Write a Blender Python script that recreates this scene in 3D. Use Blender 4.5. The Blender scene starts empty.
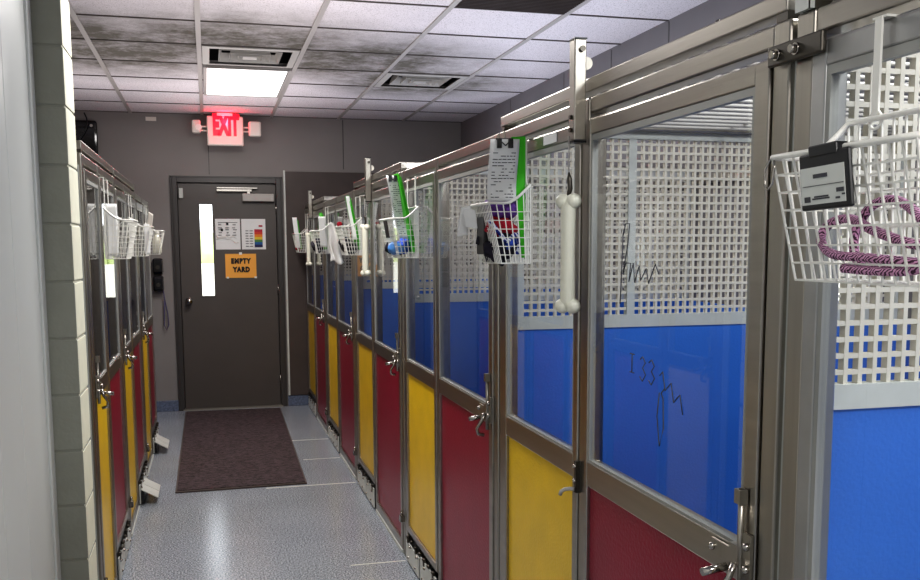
import bpy, bmesh, math, random
from math import sin, cos, pi, radians
from mathutils import Vector, Matrix
random.seed(7)
COL = bpy.context.scene.collection

# ------------------------------------------------------------------ materials
def nodes(m):
    m.use_nodes = True
    nt = m.node_tree
    return nt, nt.nodes.get('Principled BSDF')

def mat(name, col, rough=.5, metal=0., var=0., vscale=20., bump=0., bscale=200., emit=None, spec=.5, stretch=None, coat=0.):
    m = bpy.data.materials.new(name)
    nt, b = nodes(m)
    b.inputs['Base Color'].default_value = (*col, 1)
    b.inputs['Roughness'].default_value = rough
    b.inputs['Metallic'].default_value = metal
    b.inputs['Specular IOR Level'].default_value = spec
    if coat: b.inputs['Coat Weight'].default_value = coat
    if emit:
        b.inputs['Emission Color'].default_value = (*emit[:3], 1)
        b.inputs['Emission Strength'].default_value = emit[3]
    tc = nt.nodes.new('ShaderNodeTexCoord')
    mp = nt.nodes.new('ShaderNodeMapping')
    nt.links.new(tc.outputs['Object'], mp.inputs['Vector'])
    if stretch: mp.inputs['Scale'].default_value = stretch
    if var:
        n = nt.nodes.new('ShaderNodeTexNoise'); n.inputs['Scale'].default_value = vscale; n.inputs['Detail'].default_value = 4
        nt.links.new(mp.outputs[0], n.inputs['Vector'])
        r = nt.nodes.new('ShaderNodeMapRange')
        r.inputs['From Min'].default_value = .3; r.inputs['From Max'].default_value = .7
        r.inputs['To Min'].default_value = 1 - var; r.inputs['To Max'].default_value = 1 + var
        nt.links.new(n.outputs['Fac'], r.inputs['Value'])
        mx = nt.nodes.new('ShaderNodeVectorMath'); mx.operation = 'SCALE'
        mx.inputs[0].default_value = col
        nt.links.new(r.outputs[0], mx.inputs['Scale'])
        nt.links.new(mx.outputs[0], b.inputs['Base Color'])
    if bump:
        n = nt.nodes.new('ShaderNodeTexNoise'); n.inputs['Scale'].default_value = bscale; n.inputs['Detail'].default_value = 2
        nt.links.new(mp.outputs[0], n.inputs['Vector'])
        bp = nt.nodes.new('ShaderNodeBump'); bp.inputs['Strength'].default_value = bump; bp.inputs['Distance'].default_value = .002
        nt.links.new(n.outputs['Fac'], bp.inputs['Height'])
        nt.links.new(bp.outputs[0], b.inputs['Normal'])
    return m

def s2l(r, g, b):
    f = lambda c: (c/255/12.92) if c/255 <= .04045 else ((c/255+.055)/1.055)**2.4
    return (f(r), f(g), f(b))

M = {}
M['steel'] = mat('brushed_steel', s2l(168, 163, 154), .30, 1., .10, 30, .07, 300, stretch=(1, 1, .05))
M['steel_h'] = mat('brushed_steel_rail', s2l(170, 165, 157), .28, 1., .10, 30, .07, 300, stretch=(1, .05, 1))
M['chrome'] = mat('hardware_steel', s2l(170, 165, 158), .18, 1.)
M['darksteel'] = mat('dark_steel', s2l(92, 88, 82), .35, 1.)
M['bead'] = mat('glazing_bead', s2l(160, 160, 155), .45, .3)
M['red'] = mat('red_panel', s2l(142, 0, 44), .30, 0, .07, 8, .6, 110)
M['yellow'] = mat('yellow_panel', s2l(236, 194, 18), .30, 0, .06, 8, .6, 110)
M['blue'] = mat('blue_partition', s2l(62, 122, 216), .36, 0, .05, 3, .4, 130)
M['grille'] = mat('white_grille', s2l(224, 218, 204), .5, 0, .04, 9)
M['railw'] = mat('partition_rail', s2l(206, 208, 202), .42, 0, .06, 12)
M['wallc'] = mat('painted_wall', s2l(140, 135, 132), .75, 0, .04, 3, .25, 250)
M['wallr'] = mat('painted_side_wall', s2l(120, 117, 119), .75, 0, .04, 3, .2, 250)
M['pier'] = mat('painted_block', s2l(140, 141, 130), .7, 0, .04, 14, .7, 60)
M['pier_lit'] = mat('painted_block_lit_side', s2l(236, 236, 214), .65, 0, .04, 14, .5, 60)  # lighter copy of the block paint: side light put into the colour
M['pvc'] = mat('white_wall_panel', s2l(206, 209, 206), .4, 0, .04, 2, .15, 6, stretch=(1, 1, .3))
M['board'] = mat('dark_board', s2l(78, 68, 64), .55, 0, .1, 6)
M['doorp'] = mat('door_paint', s2l(86, 80, 76), .42, 0, .04, 5, .1, 150)
M['doorf'] = mat('door_frame_paint', s2l(70, 67, 65), .38)
M['black'] = mat('black_plastic', (.008, .008, .009), .3)
M['gloss'] = mat('glossy_black', (.006, .006, .007), .06)
M['white'] = mat('white_coated_wire', s2l(236, 234, 226), .35)
M['bone'] = mat('bone_plastic', s2l(232, 230, 212), .35, 0, .02, 20)
M['paper'] = mat('paper', s2l(232, 232, 230), .7)
M['ink'] = mat('printed_ink', s2l(70, 70, 74), .7)
M['green'] = mat('green_folder', s2l(62, 190, 22), .4)
M['purple'] = mat('purple_fabric', s2l(98, 56, 140), .85, 0, .5, 90)
M['maroon'] = mat('red_fabric', s2l(170, 20, 44), .85, 0, .3, 90)
M['navy'] = mat('blue_strap', s2l(52, 84, 190), .8, 0, .5, 120)
M['darkcloth'] = mat('dark_fabric', s2l(30, 26, 40), .9, 0, .5, 90)
M['bluetoy'] = mat('blue_rubber', s2l(90, 150, 220), .4)
M['towel'] = mat('white_towel', s2l(232, 230, 226), .9, 0, .04, 60, .8, 300)
M['mortar'] = mat('threshold', s2l(150, 146, 138), .5, .6)
M['baseb'] = mat('cove_base', s2l(100, 110, 132), .5, 0, .4, 60)
M['vent'] = mat('vent_metal', s2l(180, 176, 170), .4)
M['signw'] = mat('exit_housing', s2l(226, 218, 208), .45)
M['orange'] = mat('orange_paper', s2l(246, 176, 78), .6)
M['exitred'] = mat('exit_letters', s2l(255, 20, 40), .4, emit=(1, .004, .02, 1.5))
M['diff'] = mat('light_diffuser', (.9, .9, .9), .5, emit=(1, .98, .95, 1.0))
M['tbar'] = mat('ceiling_grid_paint', s2l(168, 162, 158), .5)
M['alu'] = mat('grey_frame', s2l(176, 176, 174), .4, .9, .05, 20)
M['crosst'] = mat('ceiling_joint', s2l(92, 86, 82), .7)
M['strapc'] = mat('strap_webbing', s2l(84, 78, 112), .8, 0, .2, 80)
M['lamp'] = mat('lens', s2l(240, 238, 230), .1)

# rope with bands
def band_mat(name, c1, c2, scale):
    m = bpy.data.materials.new(name); nt, b = nodes(m); b.inputs['Roughness'].default_value = .8
    tc = nt.nodes.new('ShaderNodeTexCoord'); w = nt.nodes.new('ShaderNodeTexWave')
    w.inputs['Scale'].default_value = scale; w.inputs['Distortion'].default_value = 7
    w.bands_direction = 'DIAGONAL'
    nt.links.new(tc.outputs['Object'], w.inputs['Vector'])
    cr = nt.nodes.new('ShaderNodeValToRGB')
    cr.color_ramp.elements[0].color = (*c1, 1); cr.color_ramp.elements[1].color = (*c2, 1)
    cr.color_ramp.elements[0].position = .35; cr.color_ramp.elements[1].position = .6
    nt.links.new(w.outputs['Color'], cr.inputs['Fac']); nt.links.new(cr.outputs[0], b.inputs['Base Color'])
    return m
M['rope'] = band_mat('purple_rope', s2l(70, 38, 58), s2l(204, 152, 184), 110)
M['strap'] = band_mat('patterned_strap', s2l(30, 46, 140), s2l(225, 228, 240), 45)

def glass_mat():
    m = bpy.data.materials.new('clear_glazing'); m.use_nodes = True
    nt = m.node_tree
    for n in list(nt.nodes): nt.nodes.remove(n)
    out = nt.nodes.new('ShaderNodeOutputMaterial')
    tr = nt.nodes.new('ShaderNodeBsdfTransparent'); tr.inputs[0].default_value = (.93, .95, .96, 1)
    gl = nt.nodes.new('ShaderNodeBsdfGlossy'); gl.inputs['Roughness'].default_value = .012
    lw = nt.nodes.new('ShaderNodeLayerWeight'); lw.inputs['Blend'].default_value = .5
    pw = nt.nodes.new('ShaderNodeMath'); pw.operation = 'POWER'; pw.inputs[1].default_value = 5
    nt.links.new(lw.outputs['Facing'], pw.inputs[0])
    mu = nt.nodes.new('ShaderNodeMath'); mu.operation = 'MULTIPLY_ADD'; mu.inputs[1].default_value = .95; mu.inputs[2].default_value = .05; mu.use_clamp = True
    nt.links.new(pw.outputs[0], mu.inputs[0])
    mx = nt.nodes.new('ShaderNodeMixShader')
    nt.links.new(mu.outputs[0], mx.inputs[0])
    nt.links.new(tr.outputs[0], mx.inputs[1]); nt.links.new(gl.outputs[0], mx.inputs[2])
    nt.links.new(mx.outputs[0], out.inputs[0])
    return m
M['glass'] = glass_mat()

def floor_mat():
    m = bpy.data.materials.new('epoxy_floor'); nt, b = nodes(m)
    tc = nt.nodes.new('ShaderNodeTexCoord')
    n = nt.nodes.new('ShaderNodeTexNoise'); n.inputs['Scale'].default_value = 130; n.inputs['Detail'].default_value = 4
    nt.links.new(tc.outputs['Object'], n.inputs['Vector'])
    cr = nt.nodes.new('ShaderNodeValToRGB'); e = cr.color_ramp.elements
    e[0].position = .38; e[0].color = (*s2l(102, 108, 116), 1); e[1].position = .62; e[1].color = (*s2l(196, 201, 207), 1)
    x = e.new(.5); x.color = (*s2l(146, 153, 162), 1)
    nt.links.new(n.outputs['Fac'], cr.inputs['Fac'])
    n2 = nt.nodes.new('ShaderNodeTexNoise'); n2.inputs['Scale'].default_value = 2.2; n2.inputs['Detail'].default_value = 4
    nt.links.new(tc.outputs['Object'], n2.inputs['Vector'])
    mr = nt.nodes.new('ShaderNodeMapRange'); mr.inputs['To Min'].default_value = .8; mr.inputs['To Max'].default_value = 1.15
    nt.links.new(n2.outputs['Fac'], mr.inputs['Value'])
    sc = nt.nodes.new('ShaderNodeVectorMath'); sc.operation = 'SCALE'
    nt.links.new(cr.outputs[0], sc.inputs[0]); nt.links.new(mr.outputs[0], sc.inputs['Scale'])
    nt.links.new(sc.outputs[0], b.inputs['Base Color'])
    b.inputs['Roughness'].default_value = .17
    n3 = nt.nodes.new('ShaderNodeTexNoise'); n3.inputs['Scale'].default_value = 45; n3.inputs['Detail'].default_value = 3
    nt.links.new(tc.outputs['Object'], n3.inputs['Vector'])
    bp = nt.nodes.new('ShaderNodeBump'); bp.inputs['Strength'].default_value = .2; bp.inputs['Distance'].default_value = .004
    nt.links.new(n3.outputs['Fac'], bp.inputs['Height']); nt.links.new(bp.outputs[0], b.inputs['Normal'])
    return m
M['floor'] = floor_mat()

def ceil_mat():
    m = bpy.data.materials.new('ceiling_tile'); nt, b = nodes(m)
    b.inputs['Roughness'].default_value = .9
    tc = nt.nodes.new('ShaderNodeTexCoord')
    n = nt.nodes.new('ShaderNodeTexNoise'); n.inputs['Scale'].default_value = 160; n.inputs['Detail'].default_value = 2
    nt.links.new(tc.outputs['Object'], n.inputs['Vector'])
    cr = nt.nodes.new('ShaderNodeValToRGB'); e = cr.color_ramp.elements
    e[0].position = .28; e[0].color = (*s2l(150, 142, 140), 1); e[1].position = .45; e[1].color = (*s2l(226, 219, 222), 1)
    nt.links.new(n.outputs['Fac'], cr.inputs['Fac'])
    # dust around the air vents: distance to two centres times a noise
    def vec(x, y):
        d = nt.nodes.new('ShaderNodeVectorMath'); d.operation = 'DISTANCE'; d.inputs[1].default_value = (x, y, 0)
        return d
    masks = []
    sep = nt.nodes.new('ShaderNodeVectorMath'); sep.operation = 'MULTIPLY'; sep.inputs[1].default_value = (1, 1, 0)
    nt.links.new(tc.outputs['Object'], sep.inputs[0])
    for (x, y, r) in ((.2, 5.9, 1.1), (-.55, 6.3, 1.2), (1.0, 6.3, 1.1), (1.5, 6.95, .9), (-.9, 5.9, 1.0)):
        d = vec(x, y); nt.links.new(sep.outputs[0], d.inputs[0])
        r_ = nt.nodes.new('ShaderNodeMapRange'); r_.inputs['From Min'].default_value = r; r_.inputs['From Max'].default_value = .35
        nt.links.new(d.outputs['Value'], r_.inputs['Value']); masks.append(r_)
    cur = masks[0].outputs[0]
    for k in masks[1:]:
        mm = nt.nodes.new('ShaderNodeMath'); mm.operation = 'MAXIMUM'
        nt.links.new(cur, mm.inputs[0]); nt.links.new(k.outputs[0], mm.inputs[1]); cur = mm.outputs[0]
    n2 = nt.nodes.new('ShaderNodeTexNoise'); n2.inputs['Scale'].default_value = 5; n2.inputs['Detail'].default_value = 10; n2.inputs['Roughness'].default_value = .8
    nt.links.new(tc.outputs['Object'], n2.inputs['Vector'])
    r2 = nt.nodes.new('ShaderNodeMapRange'); r2.inputs['From Min'].default_value = .3; r2.inputs['From Max'].default_value = .66; r2.inputs['To Min'].default_value = .35
    nt.links.new(n2.outputs['Fac'], r2.inputs['Value'])
    mul = nt.nodes.new('ShaderNodeMath'); mul.operation = 'MULTIPLY'
    nt.links.new(cur, mul.inputs[0]); nt.links.new(r2.outputs[0], mul.inputs[1])
    mul2 = nt.nodes.new('ShaderNodeMath'); mul2.operation = 'MULTIPLY'; mul2.inputs[1].default_value = 1.25; mul2.use_clamp = True
    nt.links.new(mul.outputs[0], mul2.inputs[0])
    mx = nt.nodes.new('ShaderNodeMix'); mx.data_type = 'RGBA'
    nt.links.new(mul2.outputs[0], mx.inputs['Factor']); nt.links.new(cr.outputs[0], mx.inputs['A'])
    mx.inputs['B'].default_value = (*s2l(96, 91, 82), 1)
    nt.links.new(mx.outputs['Result'], b.inputs['Base Color'])
    return m
M['tile'] = ceil_mat()

def mat_mat():
    m = bpy.data.materials.new('carpet_mat'); nt, b = nodes(m); b.inputs['Roughness'].default_value = .95
    tc = nt.nodes.new('ShaderNodeTexCoord')
    mp = nt.nodes.new('ShaderNodeMapping'); mp.inputs['Scale'].default_value = (1, 2.5, 1)
    nt.links.new(tc.outputs['Object'], mp.inputs[0])
    n = nt.nodes.new('ShaderNodeTexNoise'); n.inputs['Scale'].default_value = 34; n.inputs['Detail'].default_value = 9; n.inputs['Roughness'].default_value = .8
    nt.links.new(mp.outputs[0], n.inputs['Vector'])
    cr = nt.nodes.new('ShaderNodeValToRGB'); e = cr.color_ramp.elements
    e[0].position = .42; e[0].color = (*s2l(24, 16, 19), 1); e[1].position = .76; e[1].color = (*s2l(128, 108, 112), 1)
    nt.links.new(n.outputs['Fac'], cr.inputs[0]); nt.links.new(cr.outputs[0], b.inputs['Base Color'])
    bp = nt.nodes.new('ShaderNodeBump'); bp.inputs['Strength'].default_value = .7; bp.inputs['Distance'].default_value = .006
    nt.links.new(n.outputs['Fac'], bp.inputs['Height']); nt.links.new(bp.outputs[0], b.inputs['Normal'])
    return m
M['mat'] = mat_mat()

# ------------------------------------------------------------------ mesh builder
class MB:
    def __init__(s): s.v = []; s.f = []; s.sm = []; s.cuts = []
    def box(s, x0, x1, y0, y1, z0, z1):
        s.cuts.append((len(s.v), len(s.f)))
        if x0 > x1: x0, x1 = x1, x0
        if y0 > y1: y0, y1 = y1, y0
        if z0 > z1: z0, z1 = z1, z0
        i = len(s.v)
        s.v += [(x, y, z) for z in (z0, z1) for y in (y0, y1) for x in (x0, x1)]
        for q in ((0, 2, 3, 1), (4, 5, 7, 6), (0, 1, 5, 4), (2, 6, 7, 3), (0, 4, 6, 2), (1, 3, 7, 5)):
            s.f.append(tuple(i+k for k in q)); s.sm.append(False)
        return s
    def quad(s, a, b, c, d):
        i = len(s.v); s.v += [tuple(a), tuple(b), tuple(c), tuple(d)]; s.f.append((i, i+1, i+2, i+3)); s.sm.append(False); return s
    def hexa(s, p):           # 8 points in box order
        s.cuts.append((len(s.v), len(s.f)))
        i = len(s.v); s.v += [tuple(q) for q in p]
        for q in ((0, 2, 3, 1), (4, 5, 7, 6), (0, 1, 5, 4), (2, 6, 7, 3), (0, 4, 6, 2), (1, 3, 7, 5)):
            s.f.append(tuple(i+k for k in q)); s.sm.append(False)
        return s
    def tube(s, pts, r, n=6, closed=False, rr=None):
        s.cuts.append((len(s.v), len(s.f)))
        pts = [Vector(p) for p in pts]; N = len(pts); i0 = len(s.v)
        prev = None
        for k, p in enumerate(pts):
            if closed: t = pts[(k+1) % N]-pts[k-1]
            else: t = pts[min(k+1, N-1)]-pts[max(k-1, 0)]
            if t.length < 1e-9: t = Vector((0, 0, 1))
            t.normalize()
            if prev is None:
                a = Vector((0, 0, 1)) if abs(t.z) < .9 else Vector((1, 0, 0))
                u = t.cross(a).normalized()
            else:
                u = (prev - t*prev.dot(t))
                u = u.normalized() if u.length > 1e-6 else t.orthogonal().normalized()
            prev = u; w = t.cross(u)
            R = rr[k] if rr else r
            for j in range(n):
                a = 2*pi*j/n + pi/n
                s.v.append(tuple(p+u*(R*cos(a))+w*(R*sin(a))))
        segs = N if closed else N-1
        for k in range(segs):
            k2 = (k+1) % N
            for j in range(n):
                j2 = (j+1) % n
                s.f.append((i0+k*n+j, i0+k*n+j2, i0+k2*n+j2, i0+k2*n+j)); s.sm.append(n > 4)
        if not closed:
            s.f.append(tuple(i0+j for j in reversed(range(n)))); s.sm.append(False)
            s.f.append(tuple(i0+(N-1)*n+j for j in range(n))); s.sm.append(False)
        return s
    def ball(s, c, r, n=10, m=7, sc=(1, 1, 1)):
        s.cuts.append((len(s.v), len(s.f)))
        i0 = len(s.v)
        for k in range(m+1):
            ph = pi*k/m
            for j in range(n):
                a = 2*pi*j/n
                s.v.append((c[0]+r*sc[0]*sin(ph)*cos(a), c[1]+r*sc[1]*sin(ph)*sin(a), c[2]+r*sc[2]*cos(ph)))
        for k in range(m):
            for j in range(n):
                j2 = (j+1) % n
                s.f.append((i0+k*n+j, i0+(k+1)*n+j, i0+(k+1)*n+j2, i0+k*n+j2)); s.sm.append(True)
        return s
    def cyl(s, a, b, r, n=12): return s.tube([a, b], r, n)
    def disc_plate(s, c, r, x0, x1, n=20): return s.tube([(x0, c[0], c[1]), (x1, c[0], c[1])], r, n)
    def build(s, name, m, parent=None, bevel=0., **tags):
        me = bpy.data.meshes.new(name)
        me.from_pydata(s.v, [], s.f); me.validate()
        if len(me.polygons) == len(s.sm): me.polygons.foreach_set('use_smooth', s.sm)
        ms = m if isinstance(m, (list, tuple)) else [m]
        for q in ms: me.materials.append(M[q])
        bm = bmesh.new(); bm.from_mesh(me)
        bmesh.ops.remove_doubles(bm, verts=bm.verts, dist=1e-6)
        bmesh.ops.recalc_face_normals(bm, faces=bm.faces)
        bm.to_mesh(me); bm.free()
        o = bpy.data.objects.new(name, me); COL.objects.link(o)
        if parent is not None:
            o.parent = parent
            o.matrix_parent_inverse = Matrix.Translation(-wloc(parent))
        if bevel:
            b = o.modifiers.new('bevel', 'BEVEL'); b.width = bevel; b.segments = 2; b.limit_method = 'ANGLE'
        for k, v in tags.items(): o[k] = v
        return o

def wloc(o):
    l = Vector(o.location)
    return l if o.parent is None else l          # children keep a zero offset, so the root's location is the only shift

def thing(name, label, cat, loc=(0, 0, 0), group=None):
    o = bpy.data.objects.new(name, None); COL.objects.link(o); o.location = loc
    o.empty_display_size = .1
    o['label'] = label; o['category'] = cat
    if group: o['group'] = group
    return o
def tag(o, label, cat, group=None):
    o['label'] = label; o['category'] = cat
    if group: o['group'] = group
    return o
def struct(o):
    o['kind'] = 'structure'; return o

# a sub-part's parent is a mesh at the origin, whose own parent inverse already cancels the root's shift
def sub(mb, name, m, parent, bevel=0., **t):
    o = mb.build(name, m, None, bevel, **t); o.parent = parent
    return o

# every primitive of the builder as a sub-part of its own
def each(mb, name, m, parent, bevel=0.):
    ends = mb.cuts[1:]+[(len(mb.v), len(mb.f))]
    for (v0, f0), (v1, f1) in zip(mb.cuts, ends):
        q = MB(); q.v = mb.v[v0:v1]; q.f = [tuple(i-v0 for i in f) for f in mb.f[f0:f1]]; q.sm = mb.sm[f0:f1]
        sub(q, name, m, parent, bevel)

def text_mesh(name, body, size, m, loc, rot, parent=None, bold=.0, ext=.001, align='CENTER', sx=1., gap=1.):
    cu = bpy.data.curves.new(name, 'FONT'); cu.body = body; cu.size = size; cu.align_x = align; cu.align_y = 'CENTER'
    cu.offset = bold; cu.extrude = ext; cu.resolution_u = 3; cu.space_character = gap
    t = bpy.data.objects.new(name, cu); COL.objects.link(t)
    bpy.context.view_layer.update()
    dg = bpy.context.evaluated_depsgraph_get()
    me = bpy.data.meshes.new_from_object(t.evaluated_get(dg))
    bpy.data.objects.remove(t); bpy.data.curves.remove(cu)
    mtx = Matrix.Translation(loc) @ rot.to_4x4() @ Matrix.Diagonal((sx, 1, 1, 1))
    me.transform(mtx); me.name = name
    me.materials.clear(); me.materials.append(M[m])
    o = bpy.data.objects.new(name, me); COL.objects.link(o)
    if parent is not None: o.parent = parent; o.matrix_parent_inverse = Matrix.Translation(-wloc(parent)) if parent.type == 'EMPTY' else Matrix.Identity(4)
    return o
FACE_CAM = Matrix.Rotation(pi/2, 3, 'X')      # text in the XZ plane, read from -Y

# ------------------------------------------------------------------ dimensions
EYE = 1.497
HC = 2.683
YW = 9.077
CR = .877
CL = -.439
XR = 2.39
XL = -1.75
YF = -2.6

# ------------------------------------------------------------------ shell
struct(MB().box(-3.6, 4.2, YF, YW+.0, -.08, 0).build('floor', 'floor'))
cap = MB()
for (x0, x1, y, w) in ((.30, .86, 5.95, .008), (.60, .865, 4.36, .006), (.56, .86, 7.4, .006), (.6, .86, 6.7, .006)):
    cap.box(x0, x1, y-w, y+w, 0, .0012)
o = cap.build('trim_1', 'railw'); struct(o)
g = MB(); gc = MB()
X0, R0 = -.015, YW-.05
cols = [X0+.61*k for k in range(-5, 7)]
rows = [YW-.658-.61*k for k in range(-1, 18)]
for x in cols: g.box(x-.014, x+.014, YF, YW, HC-.007, HC+.002)
for y in rows:
    if y < YW-.02: gc.box(-3.6, 4.2, y-.005, y+.005, HC-.0062, HC+.002)
VENTS = [(X0+.03, X0+.58, YW-.658-.61*4+.02, YW-.658-.61*3-.02), (X0+1.25, X0+1.80, YW-.658-.61*3+.02, YW-.658-.61*2-.02)]
cb_ = MB(); (ax, ac, ay, ad), (bx0, bx1, by0, by1) = VENTS
cb_.box(-3.6, 4.2, YF, ay, HC, HC+.02).box(-3.6, ax, ay, ad, HC, HC+.02).box(ac, 4.2, ay, ad, HC, HC+.02)
cb_.box(-3.6, 4.2, ad, by0, HC, HC+.02).box(-3.6, bx0, by0, by1, HC, HC+.02).box(bx1, 4.2, by0, by1, HC, HC+.02)
cb_.box(-3.6, 4.2, by1, YW, HC, HC+.02)
ceil = struct(cb_.build('ceiling', 'tile'))
struct(MB().box(-3.6, 4.2, YF, YW, HC+.16, HC+.2).build('ceiling_upper', 'board'))
gr = sub(g, 'ceiling_grid', 'tbar', ceil); gr['kind'] = 'structure'
gr = sub(gc, 'ceiling_joint', 'crosst', ceil); gr['kind'] = 'structure'

# back wall with the door opening
DL, DR, DT = -.30, .665, 2.125
b = MB()
b.box(-3.6, DL, YW, YW+.18, 0, HC).box(DR, 4.2, YW, YW+.18, 0, HC).box(DL, DR, YW, YW+.18, DT, HC)
wall_back = struct(b.build('wall_back', 'wallc'))
seam = MB()
for x in (.03, 1.25): seam.box(x-.004, x+.004, YW-.0015, YW+.004, DT+.03 if x < .6 else 2.22, HC-.01)
struct(seam.build('trim_2', 'doorf'))
b = MB().box(XL, DL-.01, YW-.012, YW, 0, .10).box(DR+.02, CR, YW-.012, YW, 0, .10)
struct(b.build('baseboard_back', 'baseb', bevel=.004))
# right wall, with the small windows at the back of the pens
wins = [(-.218+1.545*k+.28, -.218+1.545*k+.70) for k in (1, 2, 3, 4)]
WZ0, WZ1 = 1.255, 1.56
b = MB(); yprev = YF
for (a, c) in wins:
    b.box(XR, XR+.16, yprev, a, 0, HC).box(XR, XR+.16, a, c, 0, WZ0).box(XR, XR+.16, a, c, WZ1, HC); yprev = c
b.box(XR, XR+.16, yprev, YW, 0, HC)
struct(b.build('wall_right', 'wallr'))
for i, (a, c) in enumerate(wins):
    f = MB(); t = .025
    f.box(XR-.01, XR+.05, a, a+t, WZ0, WZ1).box(XR-.01, XR+.05, c-t, c, WZ0, WZ1).box(XR-.01, XR+.05, a+t, c-t, WZ0, WZ0+t).box(XR-.01, XR+.05, a+t, c-t, WZ1-t, WZ1)
    w = struct(f.build('window_%d' % (i+1), 'railw'))
    sub(MB().quad((XR+.02, a+t, WZ0+t), (XR+.02, c-t, WZ0+t), (XR+.02, c-t, WZ1-t), (XR+.02, a+t, WZ1-t)), 'window_pane', 'glass', w)
b = MB()
for y in (1.1, 2.3, 3.5, 4.75, 5.5, 6.3, 7.5): b.box(XR-.0015, XR+.002, y-.005, y+.005, 1.95, HC-.01)
struct(b.build('trim_3', 'doorf'))
struct(MB().box(XL-.1, XL, 3.62, YW, 0, HC).build('wall_left', 'wallc'))
struct(MB().box(-3.6, 4.2, YF-.1, YF, 0, HC).build('wall_front', 'wallr'))
# block pier
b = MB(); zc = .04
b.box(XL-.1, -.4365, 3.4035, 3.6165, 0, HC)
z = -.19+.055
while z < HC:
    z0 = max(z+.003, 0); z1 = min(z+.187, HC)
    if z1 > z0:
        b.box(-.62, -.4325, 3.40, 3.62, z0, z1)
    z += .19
pier = struct(b.build('wall_pier', ['pier', 'pier_lit'], bevel=.004))
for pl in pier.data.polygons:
    if pl.normal.x > .5: pl.material_index = 1  # walkway faces get the paint with the light put in
# white panelled wall running back past the camera
b = MB(); ys = [YF, -1.0, .2, 1.4, 2.62, 2.93, 3.32, 3.398]
for a, c in zip(ys[:-1], ys[1:]): b.box(-.60, -.530 if c < 3.39 else -.522, a+.002, c-.002, 0, HC)
b.box(-.63, -.6, YF, 3.398, 0, HC)
struct(b.build('wall_left_front', 'pvc', bevel=.003))
# outside ground
gm = mat('outdoor_grass', s2l(196, 206, 150), .9, 0, .3, 2); M['grass'] = gm
cm = mat('outdoor_concrete', s2l(225, 222, 210), .9); M['conc'] = cm
struct(MB().box(-12, 14, YW+.2, YW+50, -.2, -.12).build('ground_outside', 'conc'))
struct(MB().box(-14, 16, YW+8, YW+8.15, -.12, 1.22).build('fence_outside', 'conc'))
hg = MB(); rnd = random.Random(3)
NX = 90
for i in range(NX):
    x = -14+30*i/NX; hg.ball((x, YW+11+rnd.uniform(-.3, .3), .85), 1.05, 8, 6, (.45, .7, 1+rnd.uniform(-.06, .06)))
o = hg.build('hedge_outside', 'grass'); o['kind'] = 'structure'

# ------------------------------------------------------------------ exit door
d = MB()
d.box(DL+.001, DL+.045, YW-.02, YW+.12, 0, DT-.001).box(DR-.045, DR-.001, YW-.02, YW+.12, 0, DT-.001).box(DL+.045, DR-.045, YW-.02, YW+.12, DT-.045, DT-.001)
d.box(DL-.012, DL+.001, YW-.02, YW-.001, 0, DT+.012).box(DR-.001, DR+.012, YW-.02, YW-.001, 0, DT+.012).box(DL-.012, DR+.012, YW-.02, YW-.001, DT-.001, DT+.012)
d.box(DL+.04, DL+.075, YW+.06, YW+.10, 0, DT-.02).box(DR-.075, DR-.04, YW+.06, YW+.10, 0, DT-.02).box(DL+.04, DR-.04, YW+.06, YW+.10, DT-.085, DT-.02)
door = struct(d.build('door_1', 'doorf', bevel=.003))
L0, L1, LT = DL+.05, DR-.05, DT-.052
WX0, WX1, WV0, WV1 = -.069, .047, 1.053, 1.889
l = MB(); ya, yb = YW+.012, YW+.056
l.box(L0, WX0, ya, yb, .012, LT).box(WX1, L1, ya, yb, .012, LT).box(WX0, WX1, ya, yb, .012, WV0).box(WX0, WX1, ya, yb, WV1, LT)
sub(l, 'door_leaf', 'doorp', door)
s = MB(); q = .012
s.box(WX0-q, WX0+.003, ya-.006, ya, WV0-q, WV1+q).box(WX1-.003, WX1+q, ya-.006, ya, WV0-q, WV1+q).box(WX0, WX1, ya-.006, ya, WV0-q, WV0+.003).box(WX0, WX1, ya-.006, ya, WV1-.003, WV1+q)
sub(s, 'window_stop', 'doorp', door)
sub(MB().quad((WX0, ya+.02, WV0), (WX1, ya+.02, WV0), (WX1, ya+.02, WV1), (WX0, ya+.02, WV1)), 'door_pane', 'glass', door)
k = MB(); k.cyl((L0+.065, ya, 1.01), (L0+.065, ya-.01, 1.01), .034, 20); k.cyl((L0+.065, ya-.01, 1.01), (L0+.065, ya-.045, 1.01), .013, 14); k.ball((L0+.065, ya-.06, 1.01), .031, 16, 10, (1, .8, 1))
sub(k, 'door_knob', 'chrome', door)
c = MB(); c.box(.315, .60, ya-.055, ya, 1.915, 1.985)
sub(c, 'closer_body', 'vent', door, bevel=.006)
c = MB(); c.box(.09, .40, ya-.05, ya-.036, 2.005, 2.022).box(.36, .385, ya-.045, ya-.03, 1.985, 2.025).box(.09, .45, ya-.05, ya-.02, 2.03, 2.04)
sub(c, 'closer_arm', 'chrome', door)
sub(MB().box(L0+.01, L0+.045, ya-.03, ya, 1.94, 2.03), 'door_sensor', 'railw', door, bevel=.004)
for z in (.25, 1.1, 1.85):
    sub(MB().cyl((L1+.003, ya-.006, z-.05), (L1+.003, ya-.006, z+.05), .007, 10), 'hinge', 'chrome', door)
struct(MB().box(L0-.02, L1+.02, YW-.04, YW+.06, 0, .012).build('trim_4', 'mortar'))

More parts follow.
